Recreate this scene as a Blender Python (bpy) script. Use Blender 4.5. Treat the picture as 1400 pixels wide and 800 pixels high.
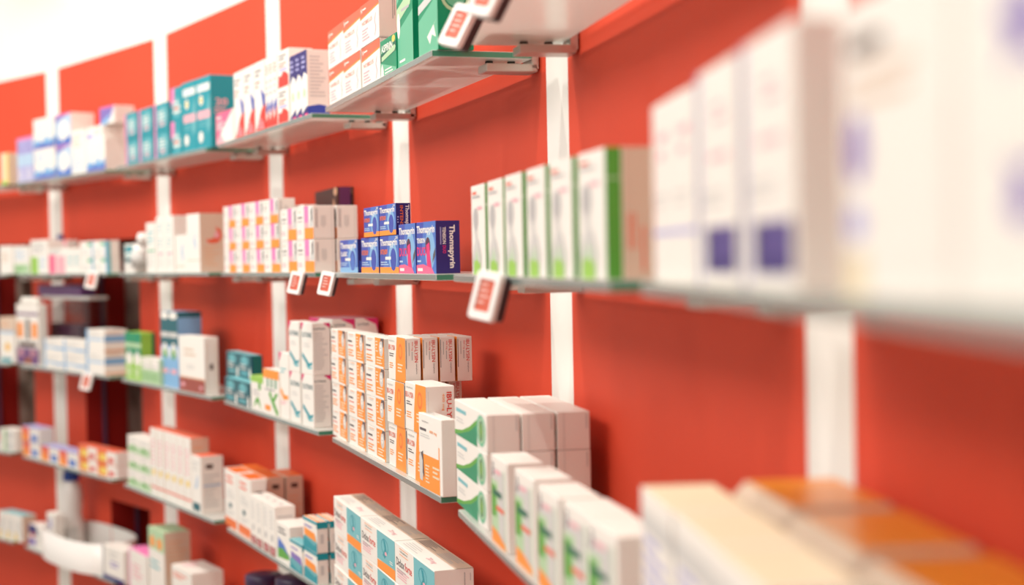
import bpy, bmesh, math, random
from math import sin, cos, pi
from mathutils import Vector, Matrix
random.seed(7)
for o in list(bpy.data.objects): bpy.data.objects.remove(o)
sc = bpy.context.scene
COL = sc.collection

# ------------------------------------------------------------------ camera
F_PX, ROLL, PITCH = 2036.4, -0.0189, -0.0224
cam_d = bpy.data.cameras.new('camera'); cam = bpy.data.objects.new('camera', cam_d); COL.objects.link(cam)
cam_d.sensor_width = 36; cam_d.lens = F_PX/1400*36; cam_d.clip_start = .02
_R = Vector((1, 0, 0)); _U = Vector((0, -sin(PITCH), cos(PITCH))); _F = Vector((0, cos(PITCH), sin(PITCH)))
_cx = _R*cos(ROLL) + _U*sin(ROLL); _cy = -_R*sin(ROLL) + _U*cos(ROLL)
cam.matrix_world = Matrix((( _cx.x, _cy.x, -_F.x, 0), (_cx.y, _cy.y, -_F.y, 0), (_cx.z, _cy.z, -_F.z, 0), (0, 0, 0, 1)))
cam_d.dof.use_dof = True; cam_d.dof.focus_distance = 2.22; cam_d.dof.aperture_fstop = 2.6
sc.camera = cam

# ------------------------------------------------------------------ light
sc.view_settings.view_transform = 'Standard'; sc.view_settings.look = 'None'
sc.view_settings.gamma = 1; sc.view_settings.use_curve_mapping = False
sc.view_settings.exposure = 0.47
w = bpy.data.worlds.new('world'); sc.world = w; w.use_nodes = True
bg = w.node_tree.nodes['Background']; bg.inputs[0].default_value = (1, .94, .86, 1); bg.inputs[1].default_value = .42

# curved wall: centre, radius, bay angle (metres, eye height = 0)
CX, CY, RW, TH0, DL, DEP = -7.45187, .00466, 7.77608, -2.322025, -.1123633, .160055
E_GAP, Z2, G = .05483, -.018155, .30
SW = .101
def wp(k, r=RW, s=0.):
    t = TH0 + k*DL - s/RW
    return Vector((CX - r*cos(t), CY - r*sin(t), 0))
def wf(k, r=RW):
    i = math.floor(k); f = k-i; return wp(k, r).lerp(wp(i, r).lerp(wp(i+1, r), f), .85)
def spot(k, off, z, watt, size=1.6, rad=.014):
    l = bpy.data.lights.new('ceiling_spot', 'SPOT'); l.energy = watt; l.spot_size = size; l.spot_blend = 1.0
    l.shadow_soft_size = rad; l.color = (1, .94, .86)
    o = bpy.data.objects.new('ceiling_spot', l); COL.objects.link(o)
    p = wp(k, RW-off); p.z = z; o.location = p
    q = wp(k, RW-.1); q.z = -.30
    o.rotation_euler = (q-p).to_track_quat('-Z', 'Y').to_euler()
for k in range(-1, 10):
    spot(k+.42, .80, 1.55, 40 if k < 5 else 33)
def area(k, off, z, watt, sx, sy):
    l = bpy.data.lights.new('front_fill_light', 'AREA'); l.shape = 'RECTANGLE'; l.size = sx; l.size_y = sy; l.energy = watt; l.color = (1, .95, .9)  # added fill that brightens the carton fronts, not a fitting of the shop
    o = bpy.data.objects.new('front_fill_light', l); COL.objects.link(o)
    p = wp(k, RW-off); p.z = z; o.location = p
    q = wp(k, RW); q.z = -.5
    o.rotation_euler = (q-p).to_track_quat('-Z', 'Y').to_euler()
area(2, 2.4, 1.5, 22, 1.6, .8); area(5, 2.4, 1.5, 22, 1.6, .8); area(8, 2.4, 1.5, 14, 1.6, .8)

# ------------------------------------------------------------------ materials
MATS = {}
def mat(name, col, rough=.5, spec=.4, **kw):
    if name in MATS: return MATS[name]
    m = bpy.data.materials.new(name); m.use_nodes = True
    b = m.node_tree.nodes['Principled BSDF']
    b.inputs['Base Color'].default_value = (*col, 1); b.inputs['Roughness'].default_value = rough
    b.inputs['Specular IOR Level'].default_value = spec
    for k, v in kw.items(): b.inputs[k.replace('_', ' ')].default_value = v
    MATS[name] = m
    return m
def noisy(name, col, amt=.06, scale=40, rough=.6, bump=0., bscale=300, spec=.3):
    m = mat(name, col, rough, spec); nt = m.node_tree; b = nt.nodes['Principled BSDF']
    tc = nt.nodes.new('ShaderNodeTexCoord'); n = nt.nodes.new('ShaderNodeTexNoise'); n.inputs['Scale'].default_value = scale
    nt.links.new(tc.outputs['Object'], n.inputs['Vector'])
    mx = nt.nodes.new('ShaderNodeMix'); mx.data_type = 'RGBA'
    mx.inputs[6].default_value = (*[c*(1-amt) for c in col], 1); mx.inputs[7].default_value = (*[min(1, c*(1+amt)) for c in col], 1)
    nt.links.new(n.outputs['Fac'], mx.inputs[0]); nt.links.new(mx.outputs[2], b.inputs['Base Color'])
    if bump:
        n2 = nt.nodes.new('ShaderNodeTexNoise'); n2.inputs['Scale'].default_value = bscale; n2.inputs['Detail'].default_value = 4
        nt.links.new(tc.outputs['Object'], n2.inputs['Vector'])
        bp = nt.nodes.new('ShaderNodeBump'); bp.inputs['Strength'].default_value = bump; bp.inputs['Distance'].default_value = .001
        nt.links.new(n2.outputs['Fac'], bp.inputs['Height']); nt.links.new(bp.outputs[0], b.inputs['Normal'])
    return m
noisy('orange_wall', (.72, .070, .029), .05, 3, .62, .25, 500)
noisy('white_wall', (.88, .86, .81), .02, 3, .7, .15, 400)
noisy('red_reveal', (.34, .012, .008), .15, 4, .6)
noisy('floor_tile', (.42, .37, .32), .1, 6, .35)
PAL = dict(
 white=(.86,.835,.78), cream=(.80,.70,.50), beige=(.70,.55,.43), grey=(.45,.45,.45), lgrey=(.62,.62,.60), silver=(.60,.62,.60), ink=(.10,.09,.10), dgrey=(.10,.10,.11),
 orange=(.93,.30,.035), dorange=(.82,.17,.03), red=(.70,.045,.03), coral=(.80,.14,.07), maroon=(.33,.07,.05), pink=(.86,.13,.27), magenta=(.72,.03,.18), lpink=(.85,.42,.48),
 rose=(.83,.22,.50), purple=(.16,.06,.20), dpurple=(.075,.02,.06), violet=(.22,.16,.48), navy=(.028,.022,.17), blue=(.035,.075,.42), mblue=(.06,.17,.55), sky=(.22,.45,.72), lblue=(.45,.62,.80), lilac=(.42,.42,.72),
 teal=(.01,.30,.37), dteal=(.012,.12,.15), lteal=(.17,.50,.55), aqua=(.12,.42,.47), green=(.0,.27,.13), dgreen=(.0,.13,.075), lgreen=(.13,.48,.30), lime=(.30,.58,.08), leaf=(.10,.38,.05), pgreen=(.45,.65,.40),
 yellow=(.85,.62,.12), brown=(.10,.06,.05), dbrown=(.055,.032,.03), skin=(.75,.45,.28))
def pm(c): return mat('print_'+c, PAL[c], .42, .35)
mat('clamp_metal', (.55, .50, .45), .35, .5, Metallic=.55)
mat('rubber', (.02, .02, .02), .7)
mat('tag_white', (.85, .84, .82), .35, .5)
mat('tag_dark', (.05, .04, .045), .5)
mat('screen_red', (.60, .12, .07), .3); mat('screen_ink', (.75, .55, .5), .4)
mat('plastic_white', (.82, .80, .77), .3, .5)
mat('cap_blue', (.01, .06, .34), .3, .5)
mat('jar_cap', (.035, .015, .06), .35, .5)
mat('tub_orange', (.93, .36, .035), .3, .5)
mat('niche_grey', (.30, .25, .20), .5); mat('niche_dark', (.05, .035, .03), .5)

def glass_body(name, tint, trl, gloss):
    m = bpy.data.materials.new(name); m.use_nodes = True; nt = m.node_tree; nt.nodes.clear()
    out = nt.nodes.new('ShaderNodeOutputMaterial')
    d = nt.nodes.new('ShaderNodeBsdfDiffuse'); d.inputs[0].default_value = (*tint, 1)
    t = nt.nodes.new('ShaderNodeBsdfTranslucent'); t.inputs[0].default_value = (*tint, 1)
    g = nt.nodes.new('ShaderNodeBsdfGlossy'); g.inputs[0].default_value = (.9, .92, .9, 1); g.inputs[1].default_value = .22
    a = nt.nodes.new('ShaderNodeMixShader'); a.inputs[0].default_value = trl
    nt.links.new(d.outputs[0], a.inputs[1]); nt.links.new(t.outputs[0], a.inputs[2])
    fr = nt.nodes.new('ShaderNodeFresnel'); fr.inputs[0].default_value = 1.5
    mu = nt.nodes.new('ShaderNodeMath'); mu.operation = 'MULTIPLY_ADD'; mu.inputs[1].default_value = gloss; mu.inputs[2].default_value = .06
    nt.links.new(fr.outputs[0], mu.inputs[0])
    b = nt.nodes.new('ShaderNodeMixShader'); nt.links.new(mu.outputs[0], b.inputs[0]); nt.links.new(a.outputs[0], b.inputs[1]); nt.links.new(g.outputs[0], b.inputs[2])
    lw = nt.nodes.new('ShaderNodeLayerWeight'); lw.inputs[0].default_value = .5      # steep light passes, grazing views see the satin surface
    mr = nt.nodes.new('ShaderNodeMapRange'); mr.inputs[1].default_value = .0; mr.inputs[2].default_value = .75; mr.inputs[3].default_value = .55; mr.inputs[4].default_value = .0
    nt.links.new(lw.outputs['Facing'], mr.inputs[0])
    tr = nt.nodes.new('ShaderNodeBsdfTransparent'); tr.inputs[0].default_value = (.86, .93, .89, 1)
    c = nt.nodes.new('ShaderNodeMixShader'); nt.links.new(mr.outputs[0], c.inputs[0]); nt.links.new(b.outputs[0], c.inputs[1]); nt.links.new(tr.outputs[0], c.inputs[2])
    nt.links.new(c.outputs[0], out.inputs[0]); MATS[name] = m
glass_body('frosted_glass', (.90, .94, .91), .55, .7)
mat('glass_edge', (.20, .25, .235), .2, .6)
mat('glass_end', (.06, .26, .17), .2, .6)
def clear(name, tint, fac):
    m = bpy.data.materials.new(name); m.use_nodes = True; nt = m.node_tree; nt.nodes.clear()
    out = nt.nodes.new('ShaderNodeOutputMaterial'); t = nt.nodes.new('ShaderNodeBsdfTransparent'); t.inputs[0].default_value = (*tint, 1)
    g = nt.nodes.new('ShaderNodeBsdfGlossy'); g.inputs[1].default_value = .08
    b = nt.nodes.new('ShaderNodeMixShader'); b.inputs[0].default_value = fac
    nt.links.new(t.outputs[0], b.inputs[1]); nt.links.new(g.outputs[0], b.inputs[2]); nt.links.new(b.outputs[0], out.inputs[0]); MATS[name] = m
clear('acrylic', (.93, .92, .92), .05)
clear('clip_clear', (.88, .87, .92), .15)

# ------------------------------------------------------------------ mesh helpers
class MB:
    def __init__(s): s.v = []; s.f = []; s.mi = []; s.mats = []; s.smooth = []
    def m(s, name):
        if name not in s.mats: s.mats.append(name)
        return s.mats.index(name)
    def poly(s, pts, mn, smooth=False):
        i = len(s.v); s.v += [tuple(p) for p in pts]; s.f.append(tuple(range(i, i+len(pts)))); s.mi.append(s.m(mn)); s.smooth.append(smooth)
    def mesh(s, verts, faces, mn, smooth=False):
        i = len(s.v); s.v += [tuple(p) for p in verts]
        for f in faces: s.f.append(tuple(a+i for a in f)); s.mi.append(s.m(mn)); s.smooth.append(smooth)
    def box(s, x0, x1, y0, y1, z0, z1, mn, bev=.0, face=None, M=None):
        """bevelled box; face = {'F','B','L','E','T','D'} -> material override"""
        b = min(bev, (x1-x0)*.3, (y1-y0)*.3, (z1-z0)*.3); face = face or {}
        X = (x0, x1); Y = (y0, y1); Z = (z0, z1); vs = {}; V = []
        def vid(ix, iy, iz, ax):
            k = (ix, iy, iz, ax)
            if b == 0: k = (ix, iy, iz, 0)
            if k not in vs:
                p = [X[ix], Y[iy], Z[iz]]; sg = [1-2*ix, 1-2*iy, 1-2*iz]
                for a in range(3):
                    if a != ax: p[a] += sg[a]*b
                vs[k] = len(V); V.append(M @ Vector(p) if M else Vector(p))
            return vs[k]
        Fs = []
        def q(ax, side):
            o = [a for a in range(3) if a != ax]; r = []
            for (i, j) in ((0, 0), (1, 0), (1, 1), (0, 1)):
                t = [0, 0, 0]; t[ax] = side; t[o[0]] = i; t[o[1]] = j; r.append(vid(*t, ax))
            if (side == 0) != (ax == 1): r.reverse()
            return tuple(r)
        for ax, side, nm in ((1, 0, 'F'), (1, 1, 'B'), (0, 0, 'L'), (0, 1, 'E'), (2, 1, 'T'), (2, 0, 'D')):
            Fs.append((q(ax, side), face.get(nm, mn)))
        if b:
            for a in range(3):
                o = [c for c in range(3) if c != a]
                for i in (0, 1):
                    for j in (0, 1):
                        t0 = [0]*3; t1 = [0]*3; t0[a] = 0; t1[a] = 1
                        for t in (t0, t1): t[o[0]] = i; t[o[1]] = j
                        Fs.append(((vid(*t0, o[0]), vid(*t1, o[0]), vid(*t1, o[1]), vid(*t0, o[1])), mn))
            for i in (0, 1):
                for j in (0, 1):
                    for k in (0, 1): Fs.append(((vid(i, j, k, 0), vid(i, j, k, 1), vid(i, j, k, 2)), mn))
        base = len(s.v); s.v += [tuple(p) for p in V]
        for f, m_ in Fs: s.f.append(tuple(a+base for a in f)); s.mi.append(s.m(m_)); s.smooth.append(False)
    def lathe(s, prof, mn, n=24, M=None, sx=1., sy=1.):
        V = []
        for r, z in prof:
            for i in range(n):
                a = 2*pi*i/n; p = Vector((r*cos(a)*sx, r*sin(a)*sy, z)); V.append(M @ p if M else p)
        Fc = []
        for j in range(len(prof)-1):
            for i in range(n): Fc.append((j*n+i, j*n+(i+1) % n, (j+1)*n+(i+1) % n, (j+1)*n+i))
        Fc.append(tuple(range(n))[::-1]); Fc.append(tuple((len(prof)-1)*n+i for i in range(n)))
        s.mesh(V, Fc, mn, True)
    def data(s, name, fix=True):
        me = bpy.data.meshes.new(name); me.from_pydata(s.v, [], s.f)
        for n in s.mats: me.materials.append(MATS[n] if n in MATS else pm(n))
        me.polygons.foreach_set('material_index', s.mi); me.polygons.foreach_set('use_smooth', s.smooth)
        me.update()
        if fix:
            bm = bmesh.new(); bm.from_mesh(me); fs = [f for f in bm.faces if len(f.edges[0].link_faces) > 1]
            if fs: bmesh.ops.recalc_face_normals(bm, faces=fs)
            bm.to_mesh(me); bm.free()
        return me
    def build(s, name, parent=None, fix=True):
        return link(name, s.data(name, fix), parent)
def link(name, me, parent=None):
    o = bpy.data.objects.new(name, me); COL.objects.link(o)
    if parent: o.parent = parent
    return o
def tag(o, label=None, cat=None, group=None, kind=None):
    if label: o['label'] = label
    if cat: o['category'] = cat
    if group: o['group'] = group
    if kind: o['kind'] = kind
    return o
def empty(name, loc=(0, 0, 0), rz=0):
    o = bpy.data.objects.new(name, None); o.empty_display_size = .02; COL.objects.link(o); o.location = loc; o.rotation_euler = (0, 0, rz); return o
def children(o): return [c for c in bpy.data.objects if c.parent == o]
def copy_tree(o, parent=None):
    c = o.copy(); COL.objects.link(c); c.parent = parent
    for ch in children(o): copy_tree(ch, c)
    return c

TXT = {}
def text_mesh(s_, bold=.015):
    if (s_, bold) in TXT: return TXT[(s_, bold)]
    cu = bpy.data.curves.new('t', 'FONT'); cu.body = s_; cu.size = 1; cu.offset = bold; cu.resolution_u = 2
    ob = bpy.data.objects.new('t', cu); COL.objects.link(ob)
    me = bpy.data.meshes.new_from_object(ob.evaluated_get(bpy.context.evaluated_depsgraph_get()))
    V = [(v.co.x, v.co.y) for v in me.vertices]; Fc = [tuple(p.vertices) for p in me.polygons]
    bpy.data.objects.remove(ob); bpy.data.curves.remove(cu); bpy.data.meshes.remove(me)
    x0 = min(v[0] for v in V); x1 = max(v[0] for v in V); y0 = min(v[1] for v in V); y1 = max(v[1] for v in V)
    V = [((x-x0)/(x1-x0), (y-y0)/(y1-y0)) for x, y in V]
    TXT[(s_, bold)] = (V, Fc); return V, Fc

# ------------------------------------------------------------------ cartons
KINDS = {}
def carton(name, w, h, d, base, decals=(), face=None, bev=.0007):
    """origin: bottom centre of the FRONT face; x along shelf, y towards the wall"""
    b = MB(); b.box(-w/2, w/2, 0, d, 0, h, base, bev, face)
    layer = [0]
    def mp(fc, off):
        if fc == 'F': return lambda u, v: (-w/2+u*w, -off, v*h)
        if fc == 'E': return lambda u, v: (w/2+off, u*d, v*h)
        if fc == 'T': return lambda u, v: (-w/2+u*w, v*d, h+off)
        if fc == 'L': return lambda u, v: (-w/2-off, (1-u)*d, v*h)
    for q in decals:
        layer[0] += 1; off = .00008+.00003*layer[0]; k, fc = q[0], q[1]; P = mp(fc, off)
        if k == 'r':
            u0, v0, u1, v1, c = q[2:]; b.poly([P(u0, v0), P(u1, v0), P(u1, v1), P(u0, v1)], c)
        elif k == 'p': b.poly([P(*a) for a in q[2]], q[3])
        elif k == 'e':
            cu, cv, ru, rv, c = q[2:]; b.poly([P(cu+ru*cos(2*pi*i/20), cv+rv*sin(2*pi*i/20)) for i in range(20)], c)
        elif k == 'ring':
            cu, cv, ru, rv, th, c = q[2:]
            for i in range(20):
                a, e = 2*pi*i/20, 2*pi*(i+1)/20
                b.poly([P(cu+ru*cos(a), cv+rv*sin(a)), P(cu+ru*cos(e), cv+rv*sin(e)), P(cu+ru*(1-th)*cos(e), cv+rv*(1-th)*sin(e)), P(cu+ru*(1-th)*cos(a), cv+rv*(1-th)*sin(a))], c)
        elif k == 'l':
            u0, v0, u1, v1, n, c = q[2:]; rr = random.Random(n*7+int(u0*100)+len(name)); 
            for i in range(n):
                vv = v1-(i+.5)*(v1-v0)/n; hh = (v1-v0)/n*.22; ue = u0+(u1-u0)*rr.uniform(.55, 1)
                b.poly([P(u0, vv-hh), P(ue, vv-hh), P(ue, vv+hh), P(u0, vv+hh)], c)
        elif k == 'lv':   # vertical text lines
            u0, v0, u1, v1, n, c = q[2:]; rr = random.Random(n*5+len(name))
            for i in range(n):
                uu = u0+(i+.5)*(u1-u0)/n; hh = (u1-u0)/n*.22; ve = v1-(v1-v0)*rr.uniform(.55, 1)
                b.poly([P(uu-hh, ve), P(uu+hh, ve), P(uu+hh, v1), P(uu-hh, v1)], c)
        elif k == 't':
            s_, u0, v0, u1, v1, c = q[2:8]; rot = q[8] if len(q) > 8 else 0
            V, Fc = text_mesh(s_, q[9] if len(q) > 9 else .02)
            def W(a, e):
                if rot == 1: a, e = e, 1-a          # reads downwards
                elif rot == -1: a, e = 1-e, a
                return P(u0+a*(u1-u0), v0+e*(v1-v0))
            b.mesh([W(*x) for x in V], Fc, c)
    me = b.data(name, fix=False)
    KINDS[name] = (me, w, h, d)
def seam(fc='E', top=.06): return [('r', fc, .03, 1-top, .97, 1-top+.006, 'lgrey')]
def stripes(fc, n, c, u0=.0, u1=1.): return [('r', fc, u0+(u1-u0)*(i/n)-.004, 0, u0+(u1-u0)*(i/n)+.004, 1, c) for i in range(1, n)]

# --- top shelf kinds
carton('cream_carton', .055, .105, .05, 'cream', [('r','F',.72,0,1,1,'yellow'),('l','F',.1,.3,.65,.8,6,'pgreen'),('r','F',0,0,.7,.12,'lime')])
carton('lilac_carton', .075, .145, .06, 'lilac', [('r','F',0,.94,1,1,'rose'),('r','F',0,.35,1,.62,'lblue'),('l','F',.1,.65,.9,.92,5,'violet'),('l','F',.1,.05,.9,.3,5,'white')])
WAVE = [('p','F',[(0,.0),(1,0),(1,.38),(.8,.25),(.62,.42),(.4,.2),(.2,.34),(0,.22)],'sky'),('p','F',[(0,.0),(1,0),(1,.22),(.7,.12),(.45,.2),(0,.08)],'mblue'),('l','F',.1,.55,.8,.9,4,'lblue'),('r','F',0,0,1,.06,'violet')]
carton('wave_carton', .185, .096, .06, 'white', WAVE)
carton('blue_crest_carton', .128, .095, .075, 'white', [('r','F',0,.0,1,1,'lblue'),('p','F',[(0,.75),(1,1),(0,1)],'violet'),('e','F',.55,.45,.33,.35,'white'),('p','F',[(0,0),(1,0),(1,.3),(.4,.12),(0,.35)],'mblue'),('r','F',0,.96,1,1,'rose')]+stripes('E',6,'beige'))
carton('pale_fern_carton', .115, .13, .05, 'white', [('l','F',.1,.05,.9,.4,6,'lblue'),('l','F',.1,.6,.8,.9,4,'beige')])
carton('ridged_wave_carton', .14, .095, .066, 'white', WAVE+stripes('E',7,'beige'))
carton('flat_white_carton', .12, .035, .07, 'white', [('r','F',0,0,.4,.4,'lilac'),('l','F',.5,.2,.9,.8,2,'beige')]+stripes('E',3,'beige'))
carton('violet_flash_carton', .11, .05, .06, 'white', [('p','F',[(0,0),(.7,.2),(1,1),(0,1)],'violet'),('p','F',[(0,0),(.5,0),(.8,.6),(.3,.3)],'sky'),('r','F',0,.94,1,1,'rose')])
carton('teal_small_carton', .131, .071, .055, 'teal', [('r','F',0,0,.11,1,'rose'),('e','F',.55,.5,.36,.38,'aqua'),('l','F',.28,.35,.85,.72,3,'white'),('l','F',.3,.14,.8,.34,2,'lpink'),('r','F',.92,0,1,1,'dteal')])
carton('teal_medium_carton', .085, .085, .055, 'teal', [('p','F',[(0,.45),(.3,.6),(.35,1),(0,1)],'rose'),('e','F',.55,.4,.35,.3,'aqua'),('l','F',.2,.2,.9,.62,3,'white'),('l','F',.25,.3,.8,.45,1,'coral')])
carton('teal_tall_carton', .104, .174, .062, 'teal', [('r','F',.08,.80,.95,.9,'white'),('e','F',.35,.68,.13,.07,'white'),('e','F',.35,.68,.08,.045,'yellow'),('p','F',[(.75,.2),(1,.3),(1,.75),(.8,.65),(.65,.45)],'aqua'),('r','F',.1,.42,.95,.53,'lpink'),('l','F',.15,.3,.85,.4,2,'aqua'),('e','F',.3,.17,.15,.08,'white'),('l','F',.12,.81,.9,.89,1,'lblue'),
   ('t','E','20',.2,.58,.7,.68,'lpink'),('l','E',.15,.46,.85,.56,2,'lpink')])
carton('pink_diagonal_carton', .160, .072, .05, 'white', [('p','F',[(0,.12),(1,1),(0,1)],'pink'),('l','F',.05,.78,.5,.93,1,'white'),('l','F',.05,.45,.5,.72,3,'white'),('p','F',[(0,.0),(0,.15),(.25,.32),(.5,.02)],'lpink')])
carton('red_wedge_carton', .084, .150, .05, 'white', [('p','F',[(0,0),(1,0),(1,.40),(.62,.3),(.3,.12)],'red'),('p','F',[(.6,.62),(1,.5),(1,.36),(.8,.35)],'blue'),('l','F',.12,.78,.8,.9,2,'ink'),('l','F',.12,.62,.6,.74,2,'coral'),('l','F',.3,.04,.9,.2,3,'lpink'),('r','E',0,0,1,.38,'red')])
carton('slim_flash_carton', .031, .150, .05, 'white', [('l','F',.15,.75,.85,.9,3,'coral'),('p','F',[(.1,.3),(.9,.42),(.9,.3),(.3,.2)],'blue'),('p','F',[(0,0),(1,0),(1,.3),(0,.1)],'red'),('l','F',.2,.45,.85,.7,3,'grey')])
carton('red_splash_carton', .083, .074, .05, 'white', [('p','F',[(.05,0),(.95,0),(.95,.28),(.75,.38),(.5,.42),(.3,.3),(.1,.34)],'red'),('l','F',.15,.72,.8,.9,2,'ink'),('l','F',.15,.52,.8,.68,2,'coral'),('r','F',.15,.44,.85,.5,'lilac')])
carton('indigo_band_carton', .0385, .128, .044, 'white', [('p','F',[(0,.55),(.5,.68),(1,.62),(1,1),(0,1)],'navy'),('l','F',.1,.72,.9,.94,3,'lilac'),('p','F',[(0,0),(1,0),(1,.16),(.6,.12),(0,.05)],'navy'),('e','F',.5,.36,.2,.07,'pgreen'),('r','F',.5,0,1,.05,'magenta'),
   ('l','E',.12,.28,.85,.92,12,'lgrey'),('p','E',[(0,0),(1,0),(1,.13),(.8,.165),(.5,.18),(0,.145)],'blue')])
carton('orange_header_carton', .133, .068, .030, 'white', [('p','F',[(0,.70),(1,.80),(1,1),(0,1)],'coral'),('p','F',[(0,.665),(1,.765),(1,.80),(0,.70)],'orange'),('t','F','N',.05,.82,.12,.93,'white'),('l','F',.14,.84,.4,.92,1,'white'),('t','F','NOBILUS',.1,.5,.66,.6,'coral',0,.0),('l','F',.1,.12,.5,.42,4,'lpink'),('p','F',[(.80,.1),(.86,.3),(.80,.45),(.86,.62),(.84,.62),(.77,.45),(.83,.3),(.78,.1)],'lpink'),
   ('r','E',0,0,1,.03,'lgrey'),('lv','E',.7,.3,.9,.95,2,'grey')])
ASP = [('p','F',[(0,0),(1,.0),(1,.12),(0,.42)],'lgreen'),('p','F',[(0,.42),(1,.55),(1,.8),(0,.62)],'dgreen'),('p','F',[(.08,.44),(.9,.56),(.98,.66),(.9,.72),(.08,.56)],'pgreen'),('t','F','ASPIRIN',.06,.66,.78,.86,'white',0,.03),('e','F',.85,.88,.1,.09,'yellow'),('p','F',[(.02,.0),(.2,.0),(.2,.2),(.12,.38),(.05,.3)],'white'),('l','F',.28,.06,.9,.22,2,'white')]
carton('green_small_carton', .103, .058, .03, 'green', ASP)
ASP2 = [('p','F',[(0,0),(1,0),(1,.5),(0,.36)],'lgreen'),('p','F',[(0,.62),(1,.88),(1,.93),(0,.67)],'lgreen'),('t','F','ASPIRIN',.08,.70,.85,.84,'white',0,.03),('e','F',.88,.92,.09,.05,'yellow'),('p','F',[(0,.44),(.85,.56),(.98,.66),(.95,.70),(0,.58)],'pgreen'),('l','F',.3,.52,.8,.58,1,'grey'),('e','F',.12,.42,.1,.12,'white'),('l','F',.15,.05,.7,.1,1,'white')]
carton('green_tall_carton', .098, .155, .032, 'green', ASP2+[('r','E',0,0,1,1,'green')])
carton('green_seal_carton', .100, .120, .050, 'green', [('p','F',[(0,0),(1,0),(1,.62),(0,.42)],'lgreen'),('t','F','ASPIRIN',.06,.74,.9,.9,'white',0,.03),('p','F',[(0,.5),(1,.62),(1,.72),(0,.6)],'silver'),('p','F',[(.45,.2),(.95,.35),(.8,.3),(.9,.15),(.7,.2),(.6,.1)],'white'),
   ('ring','E',.5,.62,.42,.2,.2,'pgreen'),('e','E',.5,.62,.3,.14,'lgreen'),('r','E',.25,.58,.75,.66,'green'),('e','E',.25,.8,.06,.03,'red'),('t','E','ASPIRIN',.1,.1,.9,.22,'lgreen')])
carton('pale_green_carton', .10, .075, .05, 'lgreen', [('l','F',.1,.2,.9,.9,5,'green'),('r','E',0,0,.4,1,'green')])
# --- second shelf kinds
carton('plain_white_carton', .097, .094, .05, 'white', [('l','F',.15,.4,.8,.8,4,'beige')])
carton('green_tint_carton', .145, .09, .05, 'white', [('r','F',0,0,1,.35,'pgreen'),('l','F',.1,.5,.9,.9,4,'lblue'),('l','F',.1,.1,.9,.3,2,'leaf')])
carton('lime_tab_carton', .150, .108, .05, 'white', [('r','F',0,.0,.42,.5,'lime'),('l','F',.1,.6,.9,.92,4,'grey'),('l','F',.5,.1,.9,.5,4,'lblue')])
carton('rose_panel_carton', .150, .078, .045, 'white', [('r','F',0,0,.35,.75,'pink'),('r','F',.42,0,.9,.7,'lpink'),('l','F',.1,.75,.9,.98,2,'grey')])
carton('blush_top_carton', .13, .105, .04, 'white', [('r','F',0,.82,1,1,'lpink'),('l','F',.1,.2,.9,.75,5,'lgrey')])
carton('slim_white_carton', .049, .075, .05, 'white', [('l','F',.1,.3,.9,.8,4,'lteal')])
carton('teal_edge_carton', .102, .047, .04, 'white', [('r','F',.55,.68,1,.9,'lgreen'),('r','F',.9,0,1,1,'sky'),('l','F',.1,.15,.7,.5,2,'lgrey'),('r','E',0,0,.3,1,'lteal')])
carton('teal_stripe_carton', .10, .082, .05, 'white', [('r','F',.08,.7,.9,.92,'teal'),('r','F',.08,.2,.6,.5,'dteal'),('l','F',.1,.52,.8,.66,1,'lteal')])
carton('low_white_carton', .10, .028, .03, 'white', [('l','F',.1,.3,.9,.8,2,'lgrey')])
carton('dotted_white_carton', .080, .134, .06, 'white', [('l','F',.15,.55,.85,.85,4,'lteal'),('l','F',.15,.1,.85,.45,6,'lgrey'),('r','F',.1,.42,.9,.46,'lgreen')])
carton('narrow_white_carton', .070, .147, .06, 'white', [('l','F',.3,.7,.7,.88,3,'lteal'),('l','F',.3,.45,.7,.62,3,'lteal'),('r','F',.25,.31,.75,.36,'lpink'),('l','F',.25,.1,.75,.28,4,'lgrey')])
carton('blue_squiggle_carton', .091, .095, .045, 'white', [('p','F',[(.55,.3),(.7,.38),(.62,.6),(.72,.75),(.6,.72),(.5,.58),(.6,.42)],'sky'),('l','F',.1,.12,.9,.2,1,'beige')])
carton('stomach_picture_carton', .098, .145, .064, 'white', [('p','F',[(.55,.35),(.72,.45),(.6,.56),(.75,.68),(.6,.62),(.5,.54),(.62,.45)],'sky'),('r','F',.0,.2,1,.215,'beige'),('r','E',0,0,1,1,'beige'),('p','E',[(.62,.78),(.85,.72),(.9,.6),(.75,.5),(.5,.48),(.3,.5),(.25,.56),(.45,.56),(.6,.6),(.7,.68)],'coral'),('e','E',.68,.63,.1,.06,'lpink'),('l','E',.15,.1,.85,.45,7,'skin')])
carton('violet_mark_carton', .12, .150, .05, 'white', [('e','E',.3,.85,.15,.05,'violet'),('e','F',.6,.82,.12,.06,'violet'),('l','F',.1,.2,.9,.7,7,'lgrey')])
PNK = [('r','F',.46,.34,.72,1,'rose'),('r','F',.46,.34,.72,.5,'lpink'),('r','F',.46,0,1,.34,'orange'),('p','F',[(.74,.36),(.99,.36),(.99,.94),(.9,.98),(.84,.8),(.9,.7),(.8,.55)],'lgrey'),('p','F',[(.88,.5),(.95,.6),(.93,.95),(.86,.85)],'ink'),('l','F',.06,.62,.4,.72,1,'ink'),('l','F',.06,.5,.4,.6,1,'grey'),('l','F',.06,.15,.38,.3,2,'lpink'),('l','F',.1,.8,.36,.88,1,'beige'),('r','F',0,.955,.45,1,'white'),('lv','E',.08,.2,.22,.9,2,'grey'),('lv','E',.35,.2,.6,.7,3,'lgrey'),('r','E',.86,.02,.88,.98,'lgrey')]
carton('pink_orange_carton', .1185, .0505, .036, 'white', PNK)
carton('pink_orange_large_carton', .113, .0635, .042, 'white', PNK)
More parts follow.
